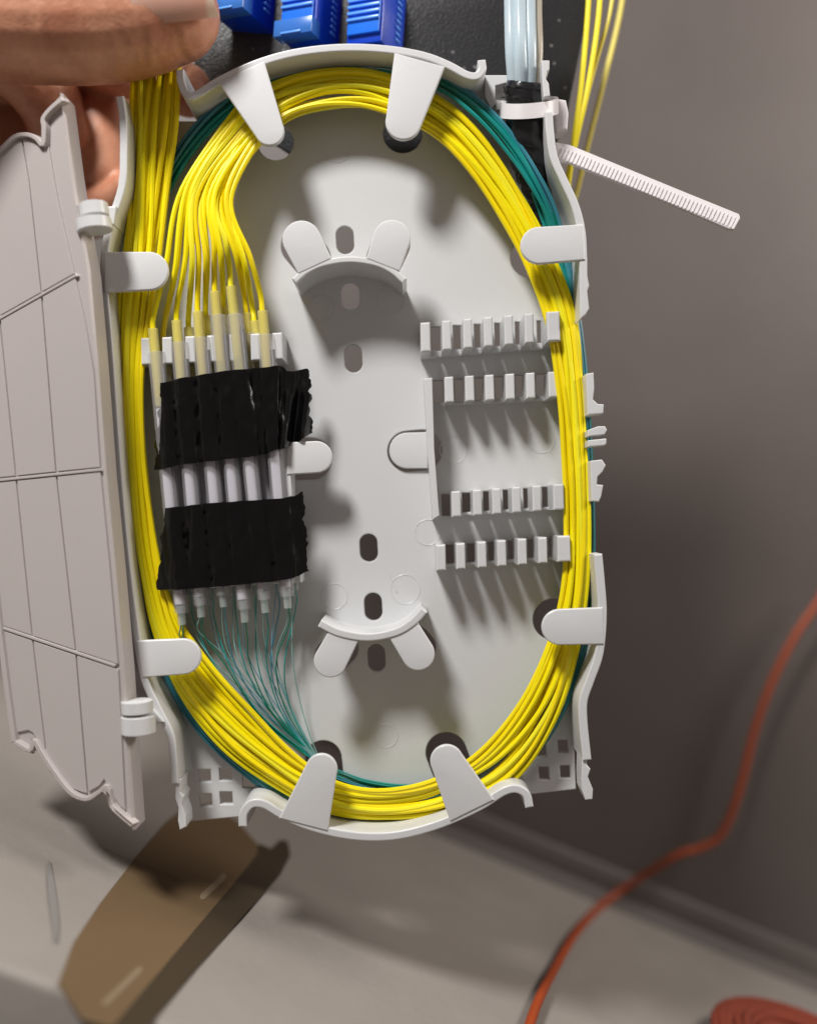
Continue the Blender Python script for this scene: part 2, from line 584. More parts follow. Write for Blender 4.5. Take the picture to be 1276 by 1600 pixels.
def rect(x0, x1, y0, y1, skew=0.0):
    return [(x0, y0), (x1, y0 + skew), (x1 + 1, y1 + skew), (x0 + 1, y1)]
gap_rows = [
    ([(672, 688), (707, 721), (740, 752), (772, 784), (804, 815), (838, 850)], (510, 548), (501, 536)),
    ([(676, 691), (710, 724), (741, 756), (773, 787), (805, 817), (837, 853)], (594, 630), (584, 618)),
    ([(689, 704), (721, 735), (754, 766), (785, 796), (817, 828), (846, 863)], (772, 806), (761, 796)),
    ([(696, 708), (729, 743), (762, 773), (793, 804), (824, 835), (857, 868)], (851, 884), (841, 873))]
for xs, a, b in gap_rows:
    for i, (x0, x1) in enumerate(xs):
        t = i / 5
        holes.append(rect(x0, x1, a[0] + (b[0] - a[0]) * t, a[1] + (b[1] - a[1]) * t))
for xs, a, b in [([(240, 253), (274, 288), (309, 322), (343, 357), (377, 391), (411, 424)], (572, 604), (560, 592))]:
    for i, (x0, x1) in enumerate(xs):
        t = i / 5
        holes.append(rect(x0, x1, a[0] + (b[0] - a[0]) * t, a[1] + (b[1] - a[1]) * t))
for (x, y) in [(319, 1212), (352, 1210), (321, 1250), (353, 1247), (388, 1222)]:
    holes.append(rect(x - 10, x + 10, y - 10, y + 10))
for (x, y) in [(879, 1166), (849, 1208), (882, 1206), (845, 1172)]:
    holes.append(rect(x - 8, x + 8, y - 10, y + 10))
shape('base_plate', [outline] + holes, 0, 11, PL, tray, bevel=1.4)

# rim walls
def wall(name, path, t, h1=H, h0=-2, n=5, bevel=2.2, smooth=True):
    p = spl(path, n) if smooth else path
    return shape(name, offset_poly(p, t), h1, h1 - h0, PL, tray, bevel=bevel)
wall('rim_wall', top_arc, 12.5)
wall('rim_wall', bot_arc, 13)
wall('rim_wall', left_wall, 12)
wall('rim_wall', rwall_a, 12.5)
wall('rim_wall', rwall_b, 13.5)
shape('rim_wall', [(905, 404), (917, 404), (917, 430), (920, 446), (917, 455), (920, 482), (914, 492), (906, 498)], H, 60, PL, tray)
# tail clips of the left and right wall
shape('clip', [(274, 1218), (283, 1218), (282, 1238), (287, 1245), (284, 1258), (290, 1275), (291, 1292), (281, 1297), (278, 1282), (279, 1262), (274, 1248)], H - 4, 45, PL, tray)
shape('clip', [(909, 1184), (918, 1184), (916, 1195), (922, 1202), (918, 1214), (926, 1234), (925, 1249), (914, 1250), (909, 1236), (908, 1215)], H - 4, 45, PL, tray)
# clips on the right side
shape('clip', [(915, 584), (927, 582), (928, 606), (926, 624), (933, 631), (943, 632), (942, 646), (918, 648)], H - 12, 50, PL, tray)
shape('clip', [(918, 672), (934, 666), (945, 666), (948, 672), (944, 679), (918, 682)], H - 12, 40, PL, tray)
shape('clip', [(918, 688), (947, 685), (947, 693), (944, 696), (918, 698)], H - 12, 30, PL, tray)
shape('clip', [(922, 720), (940, 718), (946, 727), (941, 737), (933, 745), (932, 757), (942, 758), (939, 775), (935, 784), (924, 783)], H - 12, 50, PL, tray)
# post beside the clear tubes and block left of them
shape('clip', [(846, 94), (858, 94), (858, 108), (854, 112), (852, 122), (857, 130), (859, 150), (849, 152), (847, 130)], H - 8, 60, PL, tray)
shape('bracket', [(757, 117), (796, 117), (796, 128), (774, 134), (774, 162), (766, 170), (757, 150)], 45, 50, PL, tray)
shape('bracket', [(774, 156), (800, 158), (800, 170), (774, 172)], 45, 50, PL, tray)

# retaining tabs: round-ended tongues reaching in over the fibres
def tab(poly, h=H + 2, th=9, bevel=2.4):
    return shape('retaining_tab', poly, h, th, PL, tray, bevel=bevel, res=3)
def round_tip(a, b, c, r, c2=None):
    """straight sides from a and b, a half round tip of radius r about c"""
    mx, my = (a[0] + b[0]) / 2, (a[1] + b[1]) / 2
    ang = math.atan2(c[1] - my, c[0] - mx)
    tip = [(c[0] + r * math.cos(ang - math.pi / 2 + math.pi * i / 20), c[1] + r * math.sin(ang - math.pi / 2 + math.pi * i / 20)) for i in range(21)]
    if math.hypot(a[0] - tip[0][0], a[1] - tip[0][1]) > math.hypot(b[0] - tip[0][0], b[1] - tip[0][1]): a, b = b, a
    return [a] + tip + [b]
tab(round_tip((340, 127), (413, 95), (421, 204), 23))
tab(round_tip((616, 82), (695, 104), (630, 190), 28))
tab(round_tip((912, 350), (914, 406), (842, 383), 29))
tab(round_tip((163, 393), (162, 457), (233, 423), 30))
tab(round_tip((942, 949), (943, 1007), (874, 980), 28))
tab(round_tip((213, 1001), (222, 1059), (286, 1026), 28))
tab(round_tip((436, 1279), (512, 1299), (502, 1203), 25))
tab(round_tip((703, 1284), (772, 1250), (698, 1190), 26))
tab(round_tip((448, 691), (448, 742), (494, 714), 25), h=60, th=9)
tab(round_tip((668, 675), (668, 732), (636, 704), 28), h=6, th=9, bevel=1.6)

# the two central guides with their fingers
guide = wall('fibre_guide', [(459, 439), (478, 423), (505, 411), (545, 405), (585, 410), (612, 422), (632, 439)], 10, h1=84, n=5)
for poly in (round_tip((466, 428), (518, 404), (471, 374), 30), round_tip((624, 424), (572, 404), (612, 372), 29)):
    shape('finger', poly, 85, 9, PL, guide, bevel=2.4, res=3)
guide = wall('fibre_guide', [(499, 974), (530, 989), (575, 996), (618, 988), (645, 972), (663, 953)], 12, h1=84, n=5)
for poly in (round_tip((514, 985), (562, 998), (516, 1033), 26), round_tip((606, 994), (652, 972), (653, 1022), 26)):
    shape('finger', poly, 82, 9, PL, guide, bevel=2.4, res=3)

# splice combs
def comb(xs, yl, yr, hh, h=70, w=14, widths=None):
    x0, x1 = xs[0], xs[-1]
    def yy(x): return yl + (yr - yl) * (x - x0) / (x1 - x0)
    rail = [(x0 - 6, yy(x0) + hh / 2 - 6), (x1 + 6, yy(x1) + hh / 2 - 6), (x1 + 6, yy(x1) + hh / 2 - 1), (x0 - 6, yy(x0) + hh / 2 - 1)]
    c = shape('splice_comb', [sh(p, h) for p in rail], 7, 9, PL, tray, bevel=1)
    for i, x in enumerate(xs):
        y = yy(x)
        ww = (widths or {}).get(i, w) / 2
        shape('tooth', [(x - ww, y - hh / 2), (x + ww, y - hh / 2 - 1), (x + ww + 1, y + hh / 2 - 1), (x - ww + 1, y + hh / 2)], h, h + 1, PL, c, bevel=2.6)
comb([664, 697, 730, 762, 794, 826, 864], 527, 510, 46, widths={6: 20, 0: 15})
comb([701, 733, 764, 796, 828, 864], 609, 601, 40, h=52, widths={5: 16})
comb([712, 745, 775, 806, 838, 872], 788, 777, 40, h=60, widths={5: 17})
comb([688, 719, 752, 783, 815, 847, 880], 872, 858, 40, h=66, widths={6: 20, 0: 15})
comb([228, 261, 297, 331, 365, 399, 433], 549, 541, 42, h=60, w=16)
comb([268, 300, 334, 366, 400, 432, 462], 908, 896, 30, h=52, w=16)
shape('comb_wall', [(662, 592), (675, 590), (678, 700), (686, 806), (676, 812), (668, 700)], 62, 64, PL, tray)
shape('comb_wall', [(441, 690), (452, 690), (456, 775), (446, 780)], 58, 60, PL, tray)

# round ejector marks left by the mould
for (x, y, r) in [(527, 233, 21), (502, 482, 20), (611, 470, 21), (523, 932, 20), (633, 921, 23), (603, 1150, 18), (708, 703, 21), (846, 688, 20), (668, 832, 20)]:
    bm = bmesh.new()
    pts = [W(px, py, 0.0) for px, py in circle((x, y), r, 28)]
    pts.append(pts[0].copy())
    tube_mesh(pts, 0.7, 6, False, bm)
    link('mould_mark', bm_mesh(bm), PL, tray)

link('mould_mark', tube_mesh([W(608, 897, 0), W(613, 912, 0), W(620, 925, 0)], 1.2, 6), PL, tray)
# hinges joining lid and tray
def cyl_between(p, q, r, sides=20, bm=None):
    return tube_mesh([p, p.lerp(q, 0.06), p.lerp(q, 0.94), q], [r * 0.86, r, r, r * 0.86], sides, True, bm)
hinge = link('hinge', cyl_between(W(146, 318, 132), W(149, 339, 132), 20), PL, tray)
link('knuckle', cyl_between(W(146, 343, 132), W(149, 362, 132), 25), PL, hinge)
shape('hinge_arm', [(150, 322), (182, 322), (178, 350), (150, 352)], 95, 60, PL, hinge)
hinge = link('hinge', cyl_between(W(214, 1094, 132), W(215, 1114, 132), 22), PL, tray)
link('knuckle', cyl_between(W(216, 1117, 130), W(217, 1146, 130), 24), PL, hinge)
shape('hinge_arm', [(222, 1110), (240, 1108), (256, 1128), (232, 1134), (222, 1138)], 95, 60, PL, hinge)

# the lid, swung open to the left and back
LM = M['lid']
LH = 135
hp0, hp1 = W(105, 150, LH), W(210, 1295, LH)
ldir = Vector((-346, 220, 0)).normalized()
hax = (hp0 - hp1).normalized()
ln = ldir.cross(hax)
if ln.dot(CAM - hp0) < 0: ln = -ln
LP = Plane(hp1, -ldir, ln)
lid_out = [(96, 147), (112, 260), (122, 330), (138, 420), (150, 560), (163, 735), (178, 890), (192, 1050), (200, 1170), (210, 1297),
           (186, 1278), (172, 1262), (166, 1234), (155, 1242), (134, 1254), (108, 1244), (78, 1206), (58, 1168), (49, 1154), (50, 1178), (21, 1160), (10, 1080), (0, 1000),
           (-16, 860), (-34, 700), (-50, 520), (-66, 300), (-50, 280), (-24, 248), (0, 228), (20, 210), (40, 206), (58, 214), (66, 222), (64, 182)]
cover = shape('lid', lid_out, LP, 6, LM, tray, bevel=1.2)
gA = [(30, 200), (42, 250), (65, 460), (88, 742), (118, 1012), (139, 1262)]
gB = [(-32, 230), (0, 500), (25, 745), (50, 990), (76, 1210)]
gR = [(66, 150), (88, 300), (118, 430), (146, 560), (158, 737), (174, 900), (186, 1044), (198, 1290)]
gL = [(-70, 250), (-48, 520), (-32, 700), (-14, 860), (2, 1000), (12, 1080), (26, 1166)]
def at_y(path, y):
    for (x0, y0), (x1, y1) in zip(path, path[1:]):
        if y0 <= y <= y1: return x0 + (x1 - x0) * (y - y0) / (y1 - y0)
    return path[0][0] if y < path[0][1] else path[-1][0]
def row_y(r, x):
    a, b = [((0, 497), (150, 412)), ((0, 750), (165, 733)), ((0, 980), (190, 1044))][r]
    return a[1] + (b[1] - a[1]) * (x - a[0]) / (b[0] - a[0])
def top_y(x):
    pts = [(-70, 290), (-24, 258), (0, 240), (20, 222), (40, 217), (58, 226), (68, 236), (80, 186), (108, 176)]
    for (x0, y0), (x1, y1) in zip(pts, pts[1:]):
        if x0 <= x <= x1: return y0 + (y1 - y0) * (x - x0) / (x1 - x0)
    return 176
def bot_y(x):
    pts = [(0, 1150), (21, 1146), (48, 1140), (60, 1158), (78, 1190), (108, 1230), (134, 1240), (155, 1228), (164, 1216), (174, 1240), (190, 1262), (210, 1278)]
    for (x0, y0), (x1, y1) in zip(pts, pts[1:]):
        if x0 <= x <= x1: return y0 + (y1 - y0) * (x - x0) / (x1 - x0)
    return 1150
cols = [(gL, gB), (gB, gA), (gA, gR)]
for ci, (pl, pr) in enumerate(cols):
    for r in range(4):
        def edge(kind, x):
            if kind == 'top': return top_y(x) if r == 0 else row_y(r - 1, x) + 4
            return bot_y(x) if r == 3 else row_y(r, x) - 4
        poly = []
        ymid = 500
        def corner(path, kind):
            y = {'top': 240 if r == 0 else 600, 'bot': 1200 if r == 3 else 600}[kind]
            for _ in range(12): y = edge(kind, at_y(path, y))
            return at_y(path, y)
        xt0, xt1 = corner(pl, 'top') + 1.4, corner(pr, 'top') - 1.4
        xb0, xb1 = corner(pl, 'bot') + 1.4, corner(pr, 'bot') - 1.4
        n = 7
        for i in range(n + 1):
            x = xt0 + (xt1 - xt0) * i / n
            poly.append((x, edge('top', x)))
        y0, y1 = poly[-1][1], edge('bot', xb1)
        for i in range(1, 4): poly.append((at_y(pr, y0 + (y1 - y0) * i / 4) - 1.4, y0 + (y1 - y0) * i / 4))
        for i in range(n + 1):
            x = xb1 + (xb0 - xb1) * i / n
            poly.append((x, edge('bot', x)))
        y0, y1 = poly[-1][1], edge('top', xt0)
        for i in range(1, 4): poly.append((at_y(pl, y0 + (y1 - y0) * i / 4) + 1.4, y0 + (y1 - y0) * i / 4))
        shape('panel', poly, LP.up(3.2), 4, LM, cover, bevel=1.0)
for r in range(3):
    pts = [(x, row_y(r, x)) for x in range(-40, 200, 20) if at_y(gL, row_y(r, x)) - 3 < x < at_y(gR, row_y(r, x)) + 4]
    shape('rib', offset_poly(pts, 4.5), LP.up(4.6), 6, LM, cover, bevel=1.2)
rim_top = spl([(-66, 292), (-24, 252), (0, 233), (22, 213), (42, 210), (56, 216), (66, 226), (68, 200), (67, 184), (82, 166), (98, 154)], 4)
shape('rim', offset_poly(rim_top, 7), LP.up(9), 12, LM, cover, bevel=1.6)
rim_bot = [(22, 1160), (46, 1173), (52, 1158), (62, 1174), (80, 1202), (108, 1238), (134, 1249), (154, 1238), (166, 1230), (173, 1258), (188, 1274), (207, 1290)]
shape('rim', offset_poly(spl(rim_bot, 4), 7), LP.up(9), 12, LM, cover, bevel=1.6)
shape('rim', offset_poly([(21, 1160), (10, 1080), (0, 1000), (-16, 860), (-34, 700), (-50, 520), (-66, 300)], 7), LP.up(9), 12, LM, cover, bevel=1.6)
# turned-down edge on the hinge side: a narrow wall facing the tray
ep = [(97, 146), (112, 262), (123, 331), (139, 420), (151, 560), (164, 735), (179, 890), (193, 1050), (201, 1170), (210, 1296)]
bm = bmesh.new()
A = [LP.hit(*p) for p in ep]
vs = []
for p in A:
    vs.append([bm.verts.new(p + ln * 3 * S), bm.verts.new(p + Vector((2, 1, 0)) * S), bm.verts.new(p + Vector((4, 42, 0)) * S), bm.verts.new(p + Vector((-2, 42, 0)) * S)])
for i in range(len(vs) - 1):
    for k in range(4):
        bm.faces.new((vs[i][k], vs[i][(k + 1) % 4], vs[i + 1][(k + 1) % 4], vs[i + 1][k]))
bm.faces.new(vs[0][::-1]); bm.faces.new(vs[-1])
link('flange', bm_mesh(bm), LM, cover)

# ------------------------------------------------------------------ splice sleeves
A_tops = [(241, 514), (278, 501), (311, 487), (338, 456), (363, 448), (412, 486)]
A_bots = [(286, 976), (316, 964), (351, 948), (384, 972), (416, 957), (451, 950)]
B_tops = [(258, 532), (297, 512), (324, 494), (352, 482), (387, 490), (400, 502)]
B_bots = [(300, 944), (334, 938), (367, 934), (400, 930), (434, 926), (462, 922)]
ORD = ['leftmost', 'second from left', 'third from left', 'fourth from left', 'fifth from left', 'rightmost']
def sleeve(top, bot, h, label, small):
    p, q = W(*top, h), W(*bot, h)
    root = empty('splice_sleeve', q)
    tag(root, label, 'splice sleeve', 'splice sleeves held in the left comb')
    ax = (q - p)
    side = Vector((1, 0, 0))
    r = 11.5 if small else 13
    o0 = random.uniform(0.07, 0.1)
    link('outer_tube', tube_mesh([p + ax * t for t in (o0, o0 + 0.006, 0.3, 0.6, 0.86, 0.955, 0.96)], [r * .93, r, r, r, r * .9, r * .82, r * .76], 16), M['shell'], root)
    link('inner_tube', tube_mesh([p + ax * t - side * 2 * S for t in (0, 0.1, 0.25, 0.26)], [7.6, 7.6, 7.4, 7], 12), M['core'], root)
    link('inner_tube', tube_mesh([p + ax * t - side * 1.5 * S for t in (0.27, 0.5, 0.93)], [7.6, 7.8, 7.6], 12), M['white_core'], root)
    link('inner_tube', tube_mesh([p + ax * t - side * 1 * S for t in (0.935, 0.97, 1.0)], [6.4, 6.2, 6], 12), M['core_end'], root)
    link('strength_rod', tube_mesh([p + ax * t + side * 8.2 * S for t in (0.13, 0.9)], 3.6, 8), M['rod'], root)
for i in range(6):
    sleeve(A_tops[i], A_bots[i], 60, 'clear splice sleeve, %s in the front row under the black tape' % ORD[i], False)
for i in range(6):
    sleeve(B_tops[i], B_bots[i], 34, 'clear splice sleeve, %s in the back row, lying deeper in the comb' % ORD[i], True)

# ------------------------------------------------------------------ yellow fibres
ycen = [(262, -90, 44, 40), (254, 0, 42, 40), (242, 110, 41, 46), (238, 200, 39, 46), (231, 300, 34, 46), (221, 400, 30, 46), (212, 480, 25, 46), (206, 580, 20, 46), (210, 690, 20, 46),
        (219, 790, 21, 46), (234, 890, 22, 46), (258, 980, 26, 46), (302, 1062, 34, 46), (372, 1142, 36, 46), (450, 1205, 30, 46), (520, 1243, 28, 44), (600, 1254, 26, 44),
        (690, 1238, 30, 46), (775, 1192, 40, 48), (838, 1110, 36, 48), (877, 1010, 27, 48), (897, 910, 22, 48), (902, 800, 21, 48), (899, 700, 19, 48), (892, 600, 20, 48),
        (878, 500, 23, 48), (846, 412, 25, 48), (805, 332, 28, 48), (758, 262, 29, 48), (702, 200, 30, 48), (640, 160, 31, 48), (575, 138, 32, 48), (510, 138, 34, 48), (448, 156, 36, 48), (398, 188, 38, 50)]
NY = 18
tops12 = []
for i in range(6):
    tops12 += [(A_tops[i], A_bots[i], 60), (B_tops[i], B_bots[i], 34)]
tops12[10], tops12[11] = tops12[11], tops12[10]
tops12 += [(B_tops[i], B_bots[i], 30) for i in range(6)]
SEQ = [0, 12, 1, 2, 13, 3, 4, 14, 5, 6, 15, 7, 8, 16, 9, 10, 17, 11]     # order across the bundle
def nsm(seed, t):
    return noise.noise(Vector((seed * 13.7, t, 0.31 * seed)))
cen = spl(ycen, 7)
def bundle_points(cen, i, n, seed, amp_u=0.42, layers=3, lstep=8.5, amp_v=9.0):
    slot = 1 - 2 * (i + 0.5) / n
    pts = []
    m = len(cen)
    for k, (x, y, hw, h) in enumerate(cen):
        a = cen[max(k - 1, 0)]; b = cen[min(k + 1, m - 1)]
        tx, ty = b[0] - a[0], b[1] - a[1]
        l = math.hypot(tx, ty) or 1
        t = k / 14.0
        u = slot * 0.85 + amp_u * nsm(seed + i * 3.1, t * 0.6) * 1.6
        u = max(-1.02, min(1.02, u))
        lay = ((i * 7 + 3) % layers) - (layers - 1) / 2
        v = lay * lstep + amp_v * nsm(seed + 77 + i * 5.3, t * 0.8)
        pts.append((x - ty / l * hw * u, y + tx / l * hw * u, h + v))
    return pts
sleeve_word = []
for i in range(6): sleeve_word += ['%s front' % ORD[i], '%s back' % ORD[i]]
sleeve_word[10], sleeve_word[11] = sleeve_word[11], sleeve_word[10]
for i in range(NY):
    (tx, ty), (bx, by), h = tops12[i]
    pts = bundle_points(cen, SEQ.index(i), NY, 5.0, amp_u=0.28, layers=3, lstep=4.6, amp_v=5.0)
    px = [p for p in pts]
    f = SEQ.index(i) / (NY - 1)
    j = random.uniform(-6, 6)
    ctrl = [px[-3], px[-1],
            (286 + 80 * f + j, 290 + 18 * f + random.uniform(-8, 8), 68 + 10 * random.random()),
            (tx + (286 + 80 * f - tx) * 0.42 + j * .4, ty - (ty - 300) * 0.46, 74 + 8 * random.random())]
    d = ((bx - tx) / (by - ty))
    ctrl += [(tx - d * 26 + (286 + 80 * f - tx) * 0.06, ty - 26, h + 1), (tx - 2, ty + 4, h), (tx - 2 + d * 60, ty + 64, h), (tx - 2 + d * 104, ty + 108, h)]
    fan = spl(ctrl, 9)[9:]
    allp = px[:-1] + fan
    me = tube_mesh([W(*p) for p in allp], 4.2, 8)
    o = link_top('yellow_fibre', me, M[('yellow', 'yellow_warm', 'yellow', 'yellow_cool', 'yellow_warm')[i % 5]])
    tag(o, ('yellow jacketed fibre coiled round the tray and ending in the %s sleeve' % sleeve_word[i]) if i < 12 else ('yellow fibre deepest in the coil, entering the %s back sleeve from below' % ORD[i - 12]), 'fibre', 'yellow fibres coiled in the tray')
# ------------------------------------------------------------------ bare green fibres
tcen = [(836, 296, 6, 22), (860, 360, 8, 24), (888, 440, 9, 24), (907, 560, 9, 22), (917, 720, 9, 20), (918, 880, 10, 24), (903, 1020, 11, 26), (850, 1146, 11, 26), (765, 1222, 11, 24), (660, 1262, 10, 22), (560, 1270, 10, 22),
        (470, 1250, 11, 24), (402, 1214, 12, 26), (322, 1142, 12, 26), (268, 1060, 11, 26), (236, 970, 10, 24), (216, 860, 9, 20), (200, 700, 8, 18), (196, 560, 8, 18), (210, 430, 8, 18), (244, 320, 10, 22),
        (285, 240, 12, 28), (345, 172, 12, 30), (430, 116, 12, 30), (520, 101, 11, 30), (610, 102, 11, 36), (695, 131, 12, 44), (748, 168, 13, 50), (793, 217, 13, 52), (834, 280, 13, 50), (864, 345, 12, 40), (886, 440, 10, 22),
        (898, 560, 10, 10), (904, 720, 10, 10), (900, 880, 10, 10), (878, 1020, 10, 10), (820, 1136, 10, 10), (740, 1206, 10, 12), (650, 1232, 9, 14), (575, 1226, 8, 14), (520, 1208, 8, 14)]
tc_ = spl(tcen, 6)
GC = ['teal', 'teal', 'green', 'teal', 'blue', 'teal', 'green', 'teal', 'teal', 'blue', 'green', 'teal']
bot12 = []
for i in range(6): bot12 += [(A_bots[i], A_tops[i], 60), (B_bots[i], B_tops[i], 34)]
cw = {'teal': 'teal green', 'green': 'green', 'blue': 'bluish'}
for i in range(12):
    (bx, by), (tx, ty), h = bot12[i]
    pts = bundle_points(tc_, (i * 5) % 12, 12, 31.0, amp_u=0.5, layers=4, lstep=4.5)
    f = i / 11
    g = random.uniform(-4, 4)
    ctrl = [pts[-3], pts[-1], (472 + 14 * f, 1176 - 6 * f + g * .3, 16), (386 + 68 * f + g, 1108 + random.uniform(-6, 6), 22 + 6 * random.random()), (326 + 120 * f + g, 1036, 34), (bx + 2 + random.uniform(-2, 2), by + 26, h * .8), (bx, by - 2, h), (bx - 4, by - 50, h)]
    fan = spl(ctrl, 8)[8:]
    allp = pts[:-1] + fan
    n0, n1 = len(pts), len(allp)
    rad = [3.0 if k < n0 - 30 else max(1.15, 3.0 - 1.85 * (k - n0 + 30) / 30) for k in range(n1)]
    o = link_top('bare_fibre', tube_mesh([W(*p) for p in allp], rad, 6), M[GC[i]])
    tag(o, 'thin %s bare fibre leaving the bottom of the %s sleeve' % (cw[GC[i]], (['%s front' % ORD[i // 2], '%s back' % ORD[i // 2]])[i % 2]), 'bare fibre', 'bare fibres coiled along the tray rim')

M['pale'] = material("pale_fibre", (0.20, 0.40, 0.38), 0.3)
M['pale_blue'] = material("pale_blue_fibre", (0.16, 0.33, 0.42), 0.3)
for i in range(12):
    (bx, by), (tx, ty), h = bot12[i]
    f = i / 11
    g = random.uniform(-9, 9)
    ctrl = [(610 + random.uniform(-8, 8), 1232, 14), (560, 1223 + random.uniform(-5, 5), 16), (514, 1204 + random.uniform(-5, 4), 17), (476 + 12 * f + g * .4, 1168, 17), (398 + 62 * f + g, 1096, 22), (322 + 126 * f + g, 1024, 34), (bx - 4 + random.uniform(-2, 2), by + 22, h * .8), (bx - 3, by - 4, h), (bx - 6, by - 50, h)]
    o = link_top('bare_fibre', tube_mesh([W(*p) for p in spl(ctrl, 10)], 0.95, 6), M['pale' if i % 3 else 'pale_blue'])
    tag(o, 'hair thin pale fibre beside the darker one below the %s sleeve' % ((['%s front' % ORD[i // 2], '%s back' % ORD[i // 2]])[i % 2]), 'bare fibre', 'pale fibres fanning out below the sleeves')

# ------------------------------------------------------------------ black tape strips over the sleeves
def tape(name, top, bot, hfun, seed, label, nu=90, nv=34):
    T = spl(top, 8); B = spl(bot, 8)
    def along(P, t):
        f = t * (len(P) - 1); k = min(int(f), len(P) - 2); f -= k
        return (P[k][0] * (1 - f) + P[k + 1][0] * f, P[k][1] * (1 - f) + P[k + 1][1] * f)
    bm = bmesh.new()
    g = []
    for a in range(nu + 1):
        u = a / nu
        col = []
        for b in range(nv + 1):
            v = b / nv
            e = 0.0
            x0, y0 = along(T, u); x1, y1 = along(B, u)
            x = x0 + (x1 - x0) * v; y = y0 + (y1 - y0) * v
            # torn ends
            tear = 7 * noise.noise(Vector((seed, v * 7, 1))) + 3 * noise.noise(Vector((seed, v * 19, 5)))
            if u < 0.12: x += tear * (1 - u / 0.12)
            if u > 0.88: x += (tear * 1.1 + 1.5 * noise.noise(Vector((seed + 4, v * 22, 2)))) * (u - 0.88) / 0.12
            y += 1.6 * noise.noise(Vector((seed + 9, u * 14, 0))) * (1 if b in (0, nv) else 0.4)
            hh = hfun(x, y, u, v) + 3.0 * noise.noise(Vector((x * 0.05, y * 0.02, seed))) + 2.6 * (0.5 - abs(noise.noise(Vector((x * 0.03 + y * 0.02, y * 0.012 - x * 0.02, seed + 6))))) + 1.2 * noise.noise(Vector((x * 0.16, y * 0.05, seed + 3)))
            col.append(bm.verts.new(W(x, y, hh)))
        g.append(col)
    for a in range(nu):
        for b in range(nv):
            bm.faces.new((g[a][b], g[a][b + 1], g[a + 1][b + 1], g[a + 1][b]))
    bmesh.ops.recalc_face_normals(bm, faces=bm.faces)
    bmesh.ops.solidify(bm, geom=bm.faces[:], thickness=1.6 * S)
    o = link_top(name, bm_mesh(bm), M['tape'], sharp=60)
    return tag(o, label, 'tape', 'black tape strips across the sleeves')
def ridge(x, y):
    k = (y - 500) / 470.0
    best = 999
    for (tx, ty), (bx, by) in zip(A_tops, A_bots):
        xx = tx + (bx - tx) * (y - ty) / (by - ty)
        best = min(best, abs(x - xx))
    return max(0.0, 1 - (best / 18.0) ** 2)
def h_up(x, y, u, v):
    h = 70 + 8 * ridge(x, y)
    if x > 436: h -= (x - 436) * 0.35 + 6 * math.sin((x - 436) * 0.22 + v * 3) * (0.4 + v)
    if x < 262: h -= (262 - x) * 0.5
    return h
def h_lo(x, y, u, v):
    h = 70 + 7 * ridge(x, y)
    if x > 462: h -= (x - 462) * 0.5
    if x < 268: h -= (268 - x) * 0.4
    return h
tape('tape_strip', [(252, 598), (300, 588), (350, 580), (400, 575), (438, 572), (452, 580), (483, 576)],
     [(241, 734), (300, 724), (350, 718), (400, 712), (436, 702), (458, 694), (488, 676)], h_up, 2.3,
     'shiny black tape strip, the upper one, with its loose end by the middle tab')
tape('tape_strip', [(258, 794), (310, 788), (360, 784), (420, 780), (455, 776), (473, 768)],
     [(245, 922), (300, 920), (350, 916), (400, 911), (450, 905), (482, 892)], h_lo, 8.1,
     'black tape strip, the lower one, with a ragged right edge')

# ------------------------------------------------------------------ cable entry: clear tubes, wrap and tie
tubes = [(797, 62, 10, 'tube'), (811, 70, 10, 'tube'), (826, 64, 10, 'tube'), (838, 56, 8, 'tube_warm'), (818, 50, 9, 'tube')]
tw = ['leftmost', 'frontmost', 'second from right', 'brownish rightmost', 'rearmost']
for k, (x, h, r, mt) in enumerate(tubes):
    xe = 820 + (x - 818) * 0.8
    pts = spl([(x, -60, h - 8), (x + 0.5, 20, h - 4), (x + 2, 80, h), (xe, 140, 50 + (h - 60) * .6), (xe + 2, 190, 48)], 6)
    o = link_top('buffer_tube', tube_mesh([W(*p) for p in pts], r, 12), M[mt])
    tag(o, '%s of the clear buffer tubes coming down into the black wrap' % tw[k], 'tube', 'clear buffer tubes above the tray')
def lumpy_tube(path, sides=28, seed=1.0, amp=3.0):
    P = spl(path, 8)
    bm = bmesh.new()
    rings = []
    for k, (x, y, h, r, rh) in enumerate(P):
        ring = []
        for s in range(sides):
            a = 2 * math.pi * s / sides
            d = amp * noise.noise(Vector((math.cos(a) * 1.3 + seed, math.sin(a) * 1.3, k * 0.16))) + amp * 0.5 * noise.noise(Vector((math.cos(a) * 3, math.sin(a) * 3 + seed, k * 0.45)))
            ring.append(bm.verts.new(W(x + (r + d) * math.cos(a), y + 3 * math.sin(a * 2 + k), h + (rh + d) * math.sin(a))))
        rings.append(ring)
    for a, b in zip(rings, rings[1:]):
        for s in range(sides):
            bm.faces.new((a[s], a[(s + 1) % sides], b[(s + 1) % sides], b[s]))
    bm.faces.new(rings[0]); bm.faces.new(rings[-1][::-1])
    return bm_mesh(bm)
o = link_top('tape_wrap', lumpy_tube([(819, 128, 48, 30, 26), (820, 142, 48, 32, 27), (822, 168, 46, 30, 26), (823, 195, 44, 33, 26), (826, 230, 38, 32, 23), (828, 262, 32, 28, 18), (832, 290, 24, 20, 12), (838, 318, 20, 11, 7), (848, 350, 16, 7, 5)]), M['wrap'], sharp=0)
tag(o, 'crumpled black tape wrapped round the end of the clear tubes', 'tape wrap')
tie = empty('cable_tie', W(880, 180, 20))
tag(tie, 'white nylon cable tie round the black wrap, its ridged tail sticking out right', 'cable tie')
bm = bmesh.new()
ra, rb = [], []
n = 40
